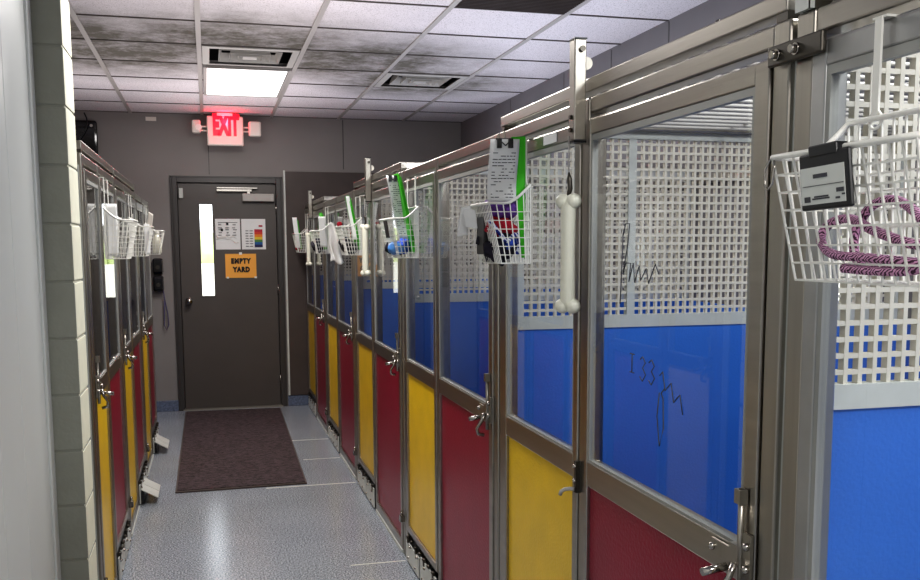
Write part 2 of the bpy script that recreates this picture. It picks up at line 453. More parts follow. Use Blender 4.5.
# notices taped to the leaf
def notice(name, label, x0, x1, z0, z1, m, cat='notice'):
    b = MB(); n = 8; i = 0; P = []
    yb_ = ya-.0015
    for r in range(n+1):
        for cidx in range(n+1):
            u, v = cidx/n, r/n
            w = -.004*abs(sin(u*5+v*7))*(.3 if 0 < r < n else .1)
            P.append((x0+(x1-x0)*u, yb_+w, z0+(z1-z0)*v))
    b.v = P
    for r in range(n):
        for cidx in range(n):
            a = r*(n+1)+cidx
            b.f.append((a, a+1, a+n+2, a+n+1)); b.sm.append(True)
    o = b.build(name, m); tag(o, label, cat)
    return o
def lines(parent, rects, m, name='printed_text', y=None):
    b = MB(); y = ya-.0062 if y is None else y
    for (x0, x1, z0, z1) in rects: b.box(x0, x1, y, y+.0006, z0, z1)
    return sub(b, name, m, parent)
p1 = notice('paper_notice', 'white printed sheet in a crinkled sleeve, beside the colour chart on the grey door', .067, .288, 1.478, 1.757, 'paper')
rc = [(.09, .265, 1.722, 1.726)]
for i, z in enumerate((1.70, 1.672, 1.655, 1.628, 1.606)):
    for x in (.09, .155, .215): rc.append((x+random.uniform(0, .012), x+random.uniform(.028, .045), z, z+.006))
lines(p1, rc, 'ink')
lines(p1, [(.165, .185, 1.703, 1.722)], 'black', 'printed_picture'); lines(p1, [(.115, .135, 1.645, 1.668)], 'black', 'printed_picture')
wr = MB(); wr.tube([(.07+.02*i, ya-.009, 1.61-.05*sin(i*.9)*.4-.006*i) for i in range(11)], .003, 5).tube([(.075+.02*i, ya-.009, 1.585-.014*cos(i*1.3)) for i in range(10)], .003, 5)
sub(wr, 'sleeve_crease', 'white', p1)
p2 = notice('color_chart', 'white sheet with a rainbow colour chart taped to the grey door', .300, .517, 1.478, 1.757, 'paper')
cb = [(.29, (176, 36, 60)), (.24, (205, 60, 40)), (.20, (226, 130, 40)), (.16, (222, 190, 60)), (.12, (80, 130, 60)), (.08, (30, 90, 150)), (.04, (30, 30, 80))]
for i, (hh, rgb) in enumerate(cb):
    nm = ('rose', 'red', 'orange', 'gold', 'green', 'blue', 'navy')[i]
    M['chart_'+nm] = mat('chart_'+nm, s2l(*rgb), .6)
    z0 = 1.498+(6-i)*.0235
    lines(p2, [(.415, .488, z0, z0+.0235)], 'chart_'+nm, 'color_band')
    lines(p2, [(.335, .362, z0+.006, z0+.012), (.372, .402, z0+.006, z0+.012)], 'ink')
lines(p2, [(.455, .490, 1.685, 1.70)], 'chart_rose', 'color_band')
p3 = notice('yard_sign', 'orange paper sign reading EMPTY YARD on the grey door', .146, .425, 1.217, 1.438, 'orange', 'sign')
text_mesh('sign_lettering', 'EMPTY', .062, 'black', (.285, ya-.0066, 1.370), FACE_CAM, p3, bold=.0042, sx=.82, gap=1.2)
text_mesh('sign_lettering', 'YARD', .062, 'black', (.290, ya-.0066, 1.292), FACE_CAM, p3, bold=.0042, sx=.84, gap=1.15)
lines(p3, [(.155, .175, 1.212, 1.228), (.405, .428, 1.212, 1.228), (.272, .298, 1.430, 1.452)], 'white', 'tape')

# ------------------------------------------------------------------ things on the back wall
tag(MB().box(.705, 1.62, YW-.022, YW-.001, .105, 2.19).build('wall_board', 'board', bevel=.003), 'tall dark brown board fixed to the back wall beside the grey door', 'board')
tag(MB().box(.690, .705, YW-.026, YW-.001, .105, 2.20).build('edge_strip', 'railw'), 'thin pale strip running down beside the dark brown wall board', 'strip')
bx = thing('wall_screen', 'black panel high on the back wall above the pens by the block pillar', 'panel', (-1.1, YW, 2.2))
MB().box(-1.45, -.905, YW-.05, YW-.001, 1.75, 2.60).build('screen_panel', 'gloss', bx, bevel=.02)
s = MB()
for (x, z) in ((-.95, 2.555), (-1.4, 2.555), (-.95, 1.8), (-1.4, 1.8)): s.cyl((x, YW-.05, z), (x, YW-.055, z), .013, 12)
s.build('screw', 'vent', bx)
cable = MB().tube([(-1.03+.03*sin(t*.7)+.03*cos(t*.35), YW-.075, 2.66-.045*t) for t in range(12)], .006, 6).build('hanging_cable', 'black')
tag(cable, 'thin dark cable hanging in front of the black wall panel', 'cable')
sl = thing('clip_lamp', 'small white clip lamp on a curved arm in front of the black wall panel', 'lamp', (-1.03, YW-.12, 2.1))
MB().tube([(-1.22+.021*t, YW-.14, 2.35-.0035*t*t*.5) for t in range(10)], .006, 6).build('lamp_arm', 'white', sl)
MB().tube([(-1.03, YW-.14, 2.205), (-1.03, YW-.14, 2.19), (-1.03, YW-.14, 2.10)], .02, 12, rr=[.012, .022, .055]).build('lamp_shade', 'white', sl)
MB().box(-1.06, -.985, YW-.15, YW-.055, 2.03, 2.06).build('lamp_base', 'white', sl)
for i, (z0, lab) in enumerate(((1.262, 'upper of the two glossy black boxes on the wall beside the door'), (1.105, 'lower of the two glossy black boxes on the wall beside the door'))):
    t = thing('wall_box', lab, 'box', (-.445, YW, z0), 'black boxes on the back wall')
    MB().box(-.49, -.398, YW-.085, YW-.001, z0, z0+.14).build('box_case', 'gloss', t, bevel=.018)
    MB().box(-.478, -.41, YW-.09, YW-.083, z0+.02, z0+.12).build('front_cover', 'black', t, bevel=.008)
    MB().box(-.408, -.399, YW-.087, YW-.02, z0+.012, z0+.128).build('chrome_edge', 'chrome', t)
    MB().cyl((-.445, YW-.09, z0+.06), (-.445, YW-.1, z0+.06), .018, 14).build('push_button', 'darksteel', t)
st = MB().tube([(-.405, YW-.05, 1.11), (-.395, YW-.05, 1.02), (-.375, YW-.04, .90), (-.37, YW-.04, .80), (-.39, YW-.035, .755), (-.41, YW-.035, .80), (-.405, YW-.04, .90), (-.398, YW-.05, 1.02)], .005, 6).build('wrist_strap', 'strapc')
tag(st, 'thin purple strap loop hanging below the black wall boxes', 'strap')

tag(MB().box(-.50, -.41, YW-.012, YW-.001, 2.615, 2.65).build('wall_plate', 'signw', bevel=.002), 'small pale plate high on the back wall, left of the EXIT sign', 'plate')
# exit sign
ex = thing('exit_sign', 'white EXIT sign with glowing red letters and two lamp heads above the door', 'sign', (.178, 8.86, HC))
YE = 8.85
MB().box(.022, .335, YE, YE+.055, 2.392, 2.648).build('sign_housing', 'signw', ex, bevel=.012)
MB().box(.11, .245, YE-.01, YE+.07, 2.648, HC-.008).build('ceiling_canopy', 'signw', ex, bevel=.004)
text_mesh('exit_letters', 'EXIT', .235, 'exitred', (.184, YE-.002, 2.562), FACE_CAM, ex, bold=.016, ext=.0015, sx=.46)
for s_, x in ((-1, -.05), (1, .425)):
    x0 = .022 if s_ < 0 else .335
    a = MB(); a.cyl((x0, YE+.03, 2.555), (x, YE+.02, 2.555), .007, 8); a.cyl((x0, YE+.03, 2.52), (x, YE+.02, 2.52), .007, 8)
    a.build('lamp_arm', 'signw', ex)
    h = MB()
    if s_ > 0: h.box(x-.045, x+.062, YE-.04, YE+.03, 2.475, 2.605)
    else: h.box(x-.055, x+.02, YE-.0, YE+.095, 2.50, 2.61)
    hd = h.build('lamp_head', 'signw', ex, bevel=.014)
    cx_ = x+.002
    sub(MB().cyl((cx_, YE-.034 if s_ > 0 else YE-.014, 2.545), (cx_, YE-.02 if s_ > 0 else YE, 2.545), .028, 16), 'lamp_lens', 'lamp', hd)

# ------------------------------------------------------------------ ceiling fixtures
t = thing('ceiling_light', 'lit rectangular ceiling light panel in front of the exit sign', 'light', (.29, 7.22, HC))
x0, x1, y0, y1 = X0+.02, X0+.59, rows[3]+.015+.61*0, rows[1]-.015
y0, y1 = YW-.658-.61*3+.015, YW-.658-.61*1-.015
b = MB(); w = .022; z0 = HC-.022
b.box(x0, x0+w, y0, y1, z0, HC).box(x1-w, x1, y0, y1, z0, HC).box(x0+w, x1-w, y0, y0+w, z0, HC).box(x0+w, x1-w, y1-w, y1, z0, HC)
b.build('light_frame', 'tbar', t, bevel=.003)
MB().box(x0+w, x1-w, y0+w, y1-w, z0+.004, HC-.002).build('light_diffuser', 'diff', t)
LY = (y0+y1)/2
def vent(label, x0, x1, y0, y1):
    t = thing('ceiling_vent', label, 'vent', ((x0+x1)/2, (y0+y1)/2, HC), 'square air vents in the ceiling')
    q = MB(); q.box(x0, x1, y0, y1, HC+.11, HC+.12)
    for (a_, b_, c_, d_) in ((x0-.003, x0, y0, y1), (x1, x1+.003, y0, y1), (x0, x1, y0-.003, y0), (x0, x1, y1, y1+.003)): q.box(a_, b_, c_, d_, HC+.02, HC+.12)
    q.build('dark_duct', 'black', t)
    W = min(x1-x0, y1-y0)
    cx_, cy_ = (x0+x1)/2, (y0+y1)/2
    def ring(hw_o, hw_i, zo, zi, name):
        b = MB()
        co = [(cx_-hw_o, cy_-hw_o, zo), (cx_+hw_o, cy_-hw_o, zo), (cx_+hw_o, cy_+hw_o, zo), (cx_-hw_o, cy_+hw_o, zo)]
        ci = [(cx_-hw_i, cy_-hw_i, zi), (cx_+hw_i, cy_-hw_i, zi), (cx_+hw_i, cy_+hw_i, zi), (cx_-hw_i, cy_+hw_i, zi)]
        for k in range(4):
            k2 = (k+1) % 4
            b.quad(co[k], co[k2], ci[k2], ci[k])
        o = b.build(name, 'vent', t); md = o.modifiers.new('thick', 'SOLIDIFY'); md.thickness = .003
    h = W/2
    ring(h+.012, h-.03, HC-.005, HC-.007, 'vent_frame')
    ring(h-.085, h-.105, HC-.004, HC+.05, 'louvre_ring')
    ring(h-.150, h-.170, HC-.010, HC+.045, 'louvre_ring')
    ring(h-.200, h-.214, HC-.014, HC+.03, 'louvre_ring')
    MB().box(cx_-h+.232, cx_+h-.232, cy_-h+.232, cy_+h-.232, HC-.012, HC-.006).build('centre_plate', 'vent', t)
vent('square air vent beside the lit ceiling panel', *VENTS[0])
vent('square air vent alone among the dusty ceiling tiles', *VENTS[1])
rg = thing('return_grille', 'dark brown return air grille in the ceiling above the pens', 'grille', (X0+1.525, 4.4, HC))
y1 = YW-.658-.61*6-.012; y0 = y1-.59
b = MB(); b.box(X0+1.235, X0+1.815, y0, y1, HC-.004, HC); b.build('filter_sheet', 'mat', rg)
b = MB()
for i in range(22): b.box(X0+1.24, X0+1.81, y0+.012+i*.0265, y0+.016+i*.0265, HC-.012, HC-.004)
b.build('grille_slats', 'board', rg)

# ------------------------------------------------------------------ floor mat
fm = thing('floor_mat', 'dark brown carpet mat lying in front of the grey door', 'mat', (.16, 7.4, 0))
b = MB()
b.hexa([(-.245, 5.97, .0012), (.556, 5.99, .0012), (-.25, 8.96, .0012), (.60, 8.93, .0012), (-.245, 5.97, .010), (.556, 5.99, .010), (-.25, 8.96, .010), (.60, 8.93, .010)])
b.build('mat_edging', 'board', fm)
b = MB()
b.hexa([(-.235, 5.99, .0102), (.546, 6.005, .0102), (-.24, 8.94, .0102), (.59, 8.91, .0102), (-.235, 5.99, .014), (.546, 6.005, .014), (-.24, 8.94, .014), (.59, 8.91, .014)])
b.build('mat_pile', 'mat', fm)

# ------------------------------------------------------------------ kennels
def ring_poly(cy, cz, r, n=12): return [(cy+r*cos(2*pi*i/n), cz+r*sin(2*pi*i/n)) for i in range(n)]

def kennel(s, C, b0, n, b1, label, dcol, fcol, cover=False, depth=1.5, flap=False, pulley=False, hook=False, scribble=False, wide=True):
    X = lambda o: C+s*o
    k = thing('dog_pen', label, 'pen', (X(.02), b0, 0), 'steel dog pens on the right' if s > 0 else 'steel dog pens on the left')
    def bx(mb, o0, o1, y0, y1, z0, z1): mb.box(X(o0), X(o1), y0, y1, z0, z1)
    ins = .008
    # posts
    for (a, c, zt) in ((b0+ins, b0+ins+.045, 1.845), (n-.012, n+.030, 1.845), (b1-ins-.045, b1-ins, 1.845)):
        p = MB(); bx(p, 0, .048, a, c, 0, zt); p.build('post', 'steel', k, bevel=.004)
    # narrow filler channel between the post and the next pen
    p = MB(); bx(p, .010, .035, b0, b0+ins+.002, 0, 1.80); p.build('filler_strip', 'railw', k)
    p = MB(); bx(p, .002, .042, b0+.054, n-.013, 1.808, 1.845); bx(p, .002, .042, n+.031, b1-.054, 1.808, 1.845)
    p.build('header_rail', 'steel_h', k, bevel=.004)
    def frame(name, y0, y1, st0, st1, zb, col, door):
        f = MB(); o0, o1 = -.004, .034
        zt = 1.792; zm0, zm1 = .915, .976
        bx(f, o0, o1, y0, y0+st0, zb, zt); bx(f, o0, o1, y1-st1, y1, zb, zt)
        bx(f, o0, o1, y0+st0, y1-st1, zt-.036, zt); bx(f, o0, o1, y0+st0, y1-st1, zm0, zm1)
        bx(f, o0, o1, y0+st0, y1-st1, zb, zb+(.045 if door else .03))
        fr = f.build(name, 'alu' if (s > 0 and name == 'fixed_panel' and b0 < 0) else 'steel_h', k, bevel=.003)
        a, c = y0+st0, y1-st1
        g = MB()
        g.quad((X(.002), a, zm1), (X(.002), c, zm1), (X(.002), c, zt-.036), (X(.002), a, zt-.036))
        sub(g, 'glass_pane', 'glass', fr)
        g = MB(); w = .010
        bx(g, -.002, .012, a, a+w, zm1, zt-.036); bx(g, -.002, .012, c-w, c, zm1, zt-.036)
        bx(g, -.002, .012, a+w, c-w, zm1, zm1+w*.6); bx(g, -.002, .012, a+w, c-w, zt-.036-.014, zt-.036)
        sub(g, 'glazing_bead', 'bead', fr)
        g = MB(); bx(g, .006, .02, a, c, zb+(.045 if door else .03), zm0)
        sub(g, 'color_panel', col, fr)
        return fr
    dr = frame('door', b0+.056, n-.014, .040, .018, .02, dcol, True)
    fx = frame('fixed_panel', n+.032, b1-.056, .030, .034, .15, fcol, False)
    # latch on the near stile of the door
    y = b0+.085
    h = MB()
    bx(h, -.012, -.006, y-.030, y+.010, .925, 1.010)          # keeper plate
    bx(h, -.018, -.006, y-.004, y+.028, .93, .985)
    bx(h, -.013, -.007, y+.002, y+.10, .945, .972)
    h.cyl((X(-.013), y, .90), (X(-.013), y, 1.085), .0055, 8)   # vertical rod
    bx(h, -.022, -.006, y-.009, y+.009, 1.06, 1.085)
    h.build('x', 'darksteel', None) if False else None
    la = sub(h, 'latch', 'steel', dr)
    h2 = MB()
    for (yy, zz) in ((y-.022, .99), (y-.022, .95), (y+.09, .958), (y, 1.072)): h2.ball((X(-.015), yy, zz), .0075, 10, 6)
    each(h2, 'latch_bolt', 'chrome', dr); h2 = MB()
    h2.cyl((X(-.018), y+.035, .938), (X(-.065), y+.035, .932), .0075, 10)
    h2.tube([(X(-.022), y+.002, .955), (X(-.03), y+.004, .93), (X(-.045), y+.01, .905), (X(-.04), y+.016, .885), (X(-.02), y+.012, .88)], .006, 8)
    each(h2, 'latch_lever', 'chrome', dr)
    # foot catch
    h = MB(); bx(h, -.022, 0, b0+.012, b0+.045, .17, .20); h.cyl((X(-.012), b0+.028, .195), (X(-.012), b0+.028, .225), .007, 8)
    h.build('foot_catch', 'chrome', k)
    # drain cover under the fixed panel
    a, c = n+.04, b1-.062
    h = MB(); bx(h, -.010, -.004, a, (a+c)/2-.01, .012, .122); bx(h, -.010, -.004, (a+c)/2+.02, c, .012, .105)
    dc = h.build('drain_cover', 'railw', k)
    h = MB()
    nn = 7
    for i in range(nn):
        yy = a+(c-a)*(i+.5)/nn
        h.cyl((X(-.010), yy-.012, .132), (X(-.010), yy+.012, .132), .007, 8)
        if i % 2 == 0: bx(h, -.014, .0, yy-.008, yy+.008, .105, .135)
    each(h, 'drain_hinge', 'darksteel', dc)
    h = MB()
    for i in range(4):
        yy = a+(c-a)*(i+.3)/4
        h.ball((X(-.012), yy, .10), .008, 8, 6); h.ball((X(-.010), yy+.05, .035), .007, 8, 6)
    each(h, 'cover_bolt', 'chrome', dc)
    h = MB(); bx(h, .02, .03, a-.01, c+.01, 0, .15); sub(h, 'dark_gap', 'black', dc)
    h = MB(); bx(h, -.008, .03, b0+.056, n-.014, .002, .018); h.build('door_sill', 'railw', k)
    if flap:
        h = MB()
        for (ya_, yb_) in ((n+.06, n+.20), (n+.21, n+.36)):
            p = [(X(-.012), ya_, .090), (X(-.105), ya_, .036), (X(-.012), yb_, .090), (X(-.105), yb_, .036)]
            q = [(x_, y_, z_+.006) for (x_, y_, z_) in p]
            h.hexa(p+q)
        sub(h, 'open_flap', 'railw', dc)
        h = MB(); bx(h, -.03, -.012, n+.06, n+.36, .01, .078); sub(h, 'flap_shade', 'black', dc)  # black block painting in the shade under the open flap
    # partition to the next pen
    y = b1-.016; xa, xb = .052, depth-.03
    g = MB(); bx(g, xa, xb, y-.009, y+.009, .03, 1.236); pt = g.build('partition', 'blue', k)
    g = MB(); bx(g, xa, xb, y-.014, y+.014, 1.236, 1.276); bx(g, xa, xb, y-.014, y+.014, 1.834, 1.864); bx(g, .425, .452, y-.012, y+.012, 1.276, 1.834); bx(g, xa, xa+.022, y-.012, y+.012, 1.276, 1.834); bx(g, xb-.025, xb, y-.012, y+.012, 1.276, 1.834)
    sub(g, 'partition_rail', 'railw', pt)
    g = MB(); pitch = .0262
    zs = []; z = 1.276+pitch*.72
    while z < 1.832: zs.append(z); z += pitch
    for (p0, p1) in ((xa+.022, .425), (.452, xb-.025)):
        for z in zs: bx(g, p0, p1, y-.0066, y+.0066, z-.0040, z+.0040)
        nb = int(round((p1-p0)/pitch))
        for i in range(1, nb):
            xx = p0+(p1-p0)*i/nb
            bx(g, xx-.0040, xx+.0040, y-.0072, y+.0072, 1.276, 1.834)
    sub(g, 'partition_grille', 'grille', pt)
    # rear frame and blue rear board
    g = MB(); bx(g, depth-.03, depth-.012, b0+.01, b1-.01, .02, 1.22); g.build('rear_board', 'blue', k)
    g = MB(); bx(g, depth-.03, depth-.008, b0+.01, b1-.01, 1.80, 1.845); g.build('rear_rail', 'steel_h', k)
    if cover:
        g = MB(); zt0, zt1 = 1.858, 1.890
        bx(g, 0, .032, b0+.02, b1-.02, zt0, zt1); bx(g, depth-.045, depth-.012, b0+.02, b1-.02, zt0, zt1)
        for yy in (b0+.02, b1-.052): bx(g, .032, depth-.045, yy, yy+.032, zt0, zt1)
        cv = g.build('top_cover', 'steel_h', k, bevel=.003)
        g = MB(); yy = b0+.10
        while yy < b1-.06:
            g.cyl((X(.01), yy, 1.868), (X(depth-.02), yy, 1.868), .0055, 6); yy += .0755
        for o_ in (.35, .75, 1.12): g.cyl((X(o_), b0+.03, 1.878), (X(o_), b1-.03, 1.878), .005, 6)
        sub(g, 'cover_rods', 'vent', cv)
        g = MB()
        for yy in (b0+.25, b0+.6, b0+.95, b0+1.25): g.ball((X(.012), yy, 1.891), .006, 8, 5)
        each(g, 'cover_screw', 'chrome', cv)
        p = MB(); bx(p, .002, .04, b0+.02, b0+.05, 1.845, 1.859); bx(p, .002, .04, b1-.05, b1-.02, 1.845, 1.859); each(p, 'cover_spacer', 'darksteel', cv)
    if pulley:
        p = MB(); bx(p, -.036, -.006, n-.010, n+.026, 1.745, 1.978)
        pp = p.build('pulley_post', 'steel', k, bevel=.003)
        p = MB(); bx(p, -.037, -.005, n-.011, n+.027, 1.740, 1.745); bx(p, -.037, -.005, n-.011, n+.027, 1.978, 1.981); each(p, 'end_cap', 'black', pp)
        p = MB(); p.cyl((X(-.018), n-.017, 1.955), (X(-.018), n-.010, 1.955), .007, 10); p.cyl((X(-.042), n+.008, 1.80), (X(-.036), n+.008, 1.80), .005, 8); p.cyl((X(-.042), n+.008, 1.77), (X(-.036), n+.008, 1.77), .005, 8)
        each(p, 'bolt', 'darksteel', pp)
        p = MB(); p.cyl((X(-.002), n+.0, 1.925), (X(-.002), n+.018, 1.925), .015, 18); sub(p, 'pulley_wheel', 'grille', pp)
    if hook:
        p = MB(); bx(p, -.012, 0, n+.018, n+.030, .885, .965)
        h_ = p.build('hook_plate', 'darksteel', k)
        p = MB(); p.ball((X(-.013), n+.024, .952), .006, 8, 6); p.ball((X(-.013), n+.024, .915), .006, 8, 6); each(p, 'hook_bolt', 'chrome', h_); p = MB()
        p.tube([(X(-.012), n+.026, .893), (X(-.022), n+.034, .893), (X(-.032), n+.042, .890), (X(-.039), n+.048, .884), (X(-.041), n+.05, .874)], .005, 8)
        sub(p, 'hook_lever', 'vent', h_)
    if hook:
        p = MB(); bx(p, -.0055, -.0042, n+.19, n+.29, 1.763, 1.787); p.build('sticker', 'paper', k)
    if scribble:
        # marker strokes written on the pane: local u along Y (drawn from far to near), v up
        def stroke(mb, pts, r=.0013):
            mb.tube([(X(.0008), yy, zz) for (yy, zz) in pts], r, 5)
        mb = MB()
        Yf = lambda u: 1.985-.42*u      # u: 0 at far .. 1 near
        sg = [(.02, 1.52), (.05, 1.545), (.10, 1.545), (.08, 1.50), (.03, 1.44), (.06, 1.46), (.12, 1.46), (.10, 1.42), (.15, 1.46), (.17, 1.42), (.22, 1.455), (.24, 1.425), (.30, 1.45), (.33, 1.42), (.40, 1.46), (.44, 1.44)]
        stroke(mb, [(Yf(.08+u*1.0), z_) for u, z_ in sg])
        stroke(mb, [(Yf(.10), 1.52), (Yf(.09), 1.44), (Yf(.075), 1.37)])
        for du in (0, .12, .22):
            z_ = 1.265-.02*du
            if du == 0:
                stroke(mb, [(Yf(.21), z_), (Yf(.26), z_)]); stroke(mb, [(Yf(.235), z_), (Yf(.235), z_-.04)]); stroke(mb, [(Yf(.21), z_-.04), (Yf(.26), z_-.04)])
            else:
                u = .21+du
                stroke(mb, [(Yf(u), z_-.005), (Yf(u+.03), z_+.002), (Yf(u+.06), z_-.01), (Yf(u+.03), z_-.022), (Yf(u+.065), z_-.035), (Yf(u+.03), z_-.05), (Yf(u), z_-.042)])
        stroke(mb, [(Yf(.55+.03*i), 1.235+.018*sin(i*2.1)-.006*i) for i in range(9)])
        stroke(mb, [(Yf(.55), 1.20), (Yf(.53), 1.15), (Yf(.56), 1.09), (Yf(.60), 1.13), (Yf(.59), 1.19), (Yf(.57), 1.20), (Yf(.60), 1.21)])
        sub(mb, 'marker_writing', 'ink', dr)
    return k

BR = [-.218+1.545*i for i in range(7)]
lab = ['steel pen cut by the picture edge, with the wire basket of purple rope',
       'steel pen with marker scribbles on its glass and a bone handle on its middle post',
       'steel pen just past the packed basket, with no cover over its top',
       'steel pen with the second bone handle counting from the camera',
       'steel pen beside the hanging white towel, second from the back wall',
       'steel pen at the far end of the right row, against the brown board']
for i in range(6):
    b0, b1 = BR[i], BR[i+1]
    kennel(1, CR, b0, b0+.83, b1, lab[i], 'red', 'yellow', cover=i in (0, 1, 3, 5), pulley=i in (1, 3, 5), hook=i == 1, scribble=i == 1)
BL = [3.79, 5.05, 6.45, 7.85]; NL = [4.335, 5.69, 7.12]
labl = ['steel pen next to the painted block pillar in the left row', 'steel pen in the middle of the left row, with an open floor flap', 'steel pen at the door end of the left row, with an open floor flap']
for i in range(3):
    kennel(-1, CL, BL[i]-.0, NL[i], BL[i+1], labl[i], 'yellow', 'red', cover=i < 2, depth=1.28, flap=i > 0)

# bracket and channel where the two nearest pens on the right meet
br = thing('joining_bracket', 'black steel bracket with two bolts joining the two nearest pens', 'bracket', (CR, 1.31, 1.78))
b = MB(); b.box(CR-.016, CR-.0062, 1.233, 1.372, 1.774, 1.806); b.build('bracket_plate', 'darksteel', br, bevel=.003)
for y in (1.345, 1.295):
    b = MB(); b.cyl((CR-.016, y, 1.790), (CR-.019, y, 1.790), .009, 14); b.cyl((CR-.019, y, 1.790), (CR-.027, y, 1.790), .0065, 6)
    b.build('bolt', 'chrome', br)
b = MB(); b.box(CR-.006, CR+.035, 1.278, 1.316, 1.846, 2.06)
b.box(CR-.006, CR+.035, 1.278, 1.282, 1.846, 2.06)
ch = b.build('upright_channel', 'railw'); tag(ch, 'pale drilled steel channel standing above the black joining bracket', 'channel')
hb = MB()
for z in (1.872, 1.912, 1.952, 1.992): hb.cyl((CR-.0065, 1.298, z), (CR-.0055, 1.298, z), .005, 10)
sub(hb, 'drill_hole', 'black', ch)

# ------------------------------------------------------------------ wire baskets
def basket(s, C, y0, y1, label, name='wire_basket'):
    X = lambda o: C+s*o
    t = thing(name, label, 'basket', (X(-.02), (y0+y1)/2, 1.45), 'white wire baskets on the right pens' if s > 0 else 'white wire baskets on the left pens')
    ob, of = -.016, -.133           # back and front offsets from the front plane
    zr, zb, zback = 1.615, 1.45, 1.664
    tp = .012
    # outline of the rim and bottom (going round)
    def rimz(o):                    # flat at the front, rising to the back
        u = (o-of)/(ob-of)
        return zr+(zback-zr)*max(0, (u-.45)/.55)**1.4
    def lerp(a, b_, u): return a+(b_-a)*u
    rim = []
    N = 8
    for i in range(N+1): rim.append((X(lerp(of, ob, i/N)), y0, rimz(lerp(of, ob, i/N))))
    for i in range(1, N): rim.append((X(ob), lerp(y0, y1, i/N), zback))
    for i in range(N+1): rim.append((X(lerp(ob, of, i/N)), y1, rimz(lerp(ob, of, i/N))))
    for i in range(1, N): rim.append((X(of), lerp(y1, y0, i/N), zr))
    MB().tube(rim, .0042, 8, closed=True).build('basket_rim', 'white', t)
    g = MB(); r = .0018
    yb0, yb1 = y0-.004, y1-tp; fb = of+.034
    def corner(u):      # 0 at rim, 1 at bottom -> y0,y1,front
        return lerp(y0, yb0, u), lerp(y1, yb1, u), lerp(of, fb, u)
    # horizontal hoops
    for j in range(1, 8):
        u = j/7; a, c, f = corner(u); z = lerp(zr, zb, u)
        g.tube([(X(ob), a, z), (X(f), a, z), (X(f), c, z), (X(ob), c, z)], r, 4, closed=True)
    # verticals on the ends, the front and the back
    nv = 6
    for i in range(nv+1):
        w = i/nv
        o1 = lerp(of, ob, w); o2 = lerp(fb, ob, w)
        for (ya_, yb_) in ((y0, yb0), (y1, yb1)): g.tube([(X(o1), ya_, rimz(o1)), (X(o2), yb_, zb)], r, 4)
    nv = 12
    for i in range(1, nv):
        w = i/nv
        g.tube([(X(of), lerp(y0, y1, w), zr), (X(fb), lerp(yb0, yb1, w), zb)], r, 4)
        g.tube([(X(ob), lerp(y0, y1, w), zback), (X(ob), lerp(yb0, yb1, w), zb)], r, 4)
        g.tube([(X(ob), lerp(yb0, yb1, w), zb), (X(fb), lerp(yb0, yb1, w), zb)], r, 4)
    for i in range(1, 6): g.tube([(X(lerp(ob, fb, i/6)), yb0, zb), (X(lerp(ob, fb, i/6)), yb1, zb)], r, 4)
    g.build('basket_mesh', 'white', t)
    for w in (.2, .8):
        y = lerp(y0, y1, w); h = MB()
        h.box(X(ob-.002), X(ob+.0015), y-.0065, y+.0065, zback-.004, 1.7945)
        h.box(X(ob), X(.036), y-.014, y+.014, 1.7925, 1.7955)
        h.box(X(.0345), X(.0375), y-.0045, y+.0045, 1.765, 1.7925)
        h.tube([(X(ob), y+.012*cos(a*pi/6), zback-.002+.012*sin(a*pi/6)) for a in range(12)], .002, 6, closed=True)
        h.build('hanger', 'white', t)
    return t
blab = ['white wire basket holding purple rope, with a black tag on its front',
        'white wire basket packed with coloured cloth beside a green folder and long form',
        'white wire basket with blue items and a leaning green folder, past the long form',
        'white wire basket holding a black pouch, beside the hanging white towel',
        'white wire basket of dark cloth just behind the hanging white towel',
        'white wire basket nearest the back wall on the right pens']
BK = []
for i in range(6):
    b1 = BR[i+1]
    ln = .185 if i == 1 else .274
    BK.append((b1-.163-ln, b1-.163)); basket(1, CR, b1-.163-ln, b1-.163, blab[i])
BKL = [(4.33, 4.60), (5.66, 5.93), (7.10, 7.37)]
ll = ['white wire basket nearest the block pillar on the left pens', 'middle white wire basket of the three on the left pens', 'white wire basket nearest the exit door on the left pens']
for i in range(3): basket(-1, CL, BKL[i][0], BKL[i][1], ll[i])

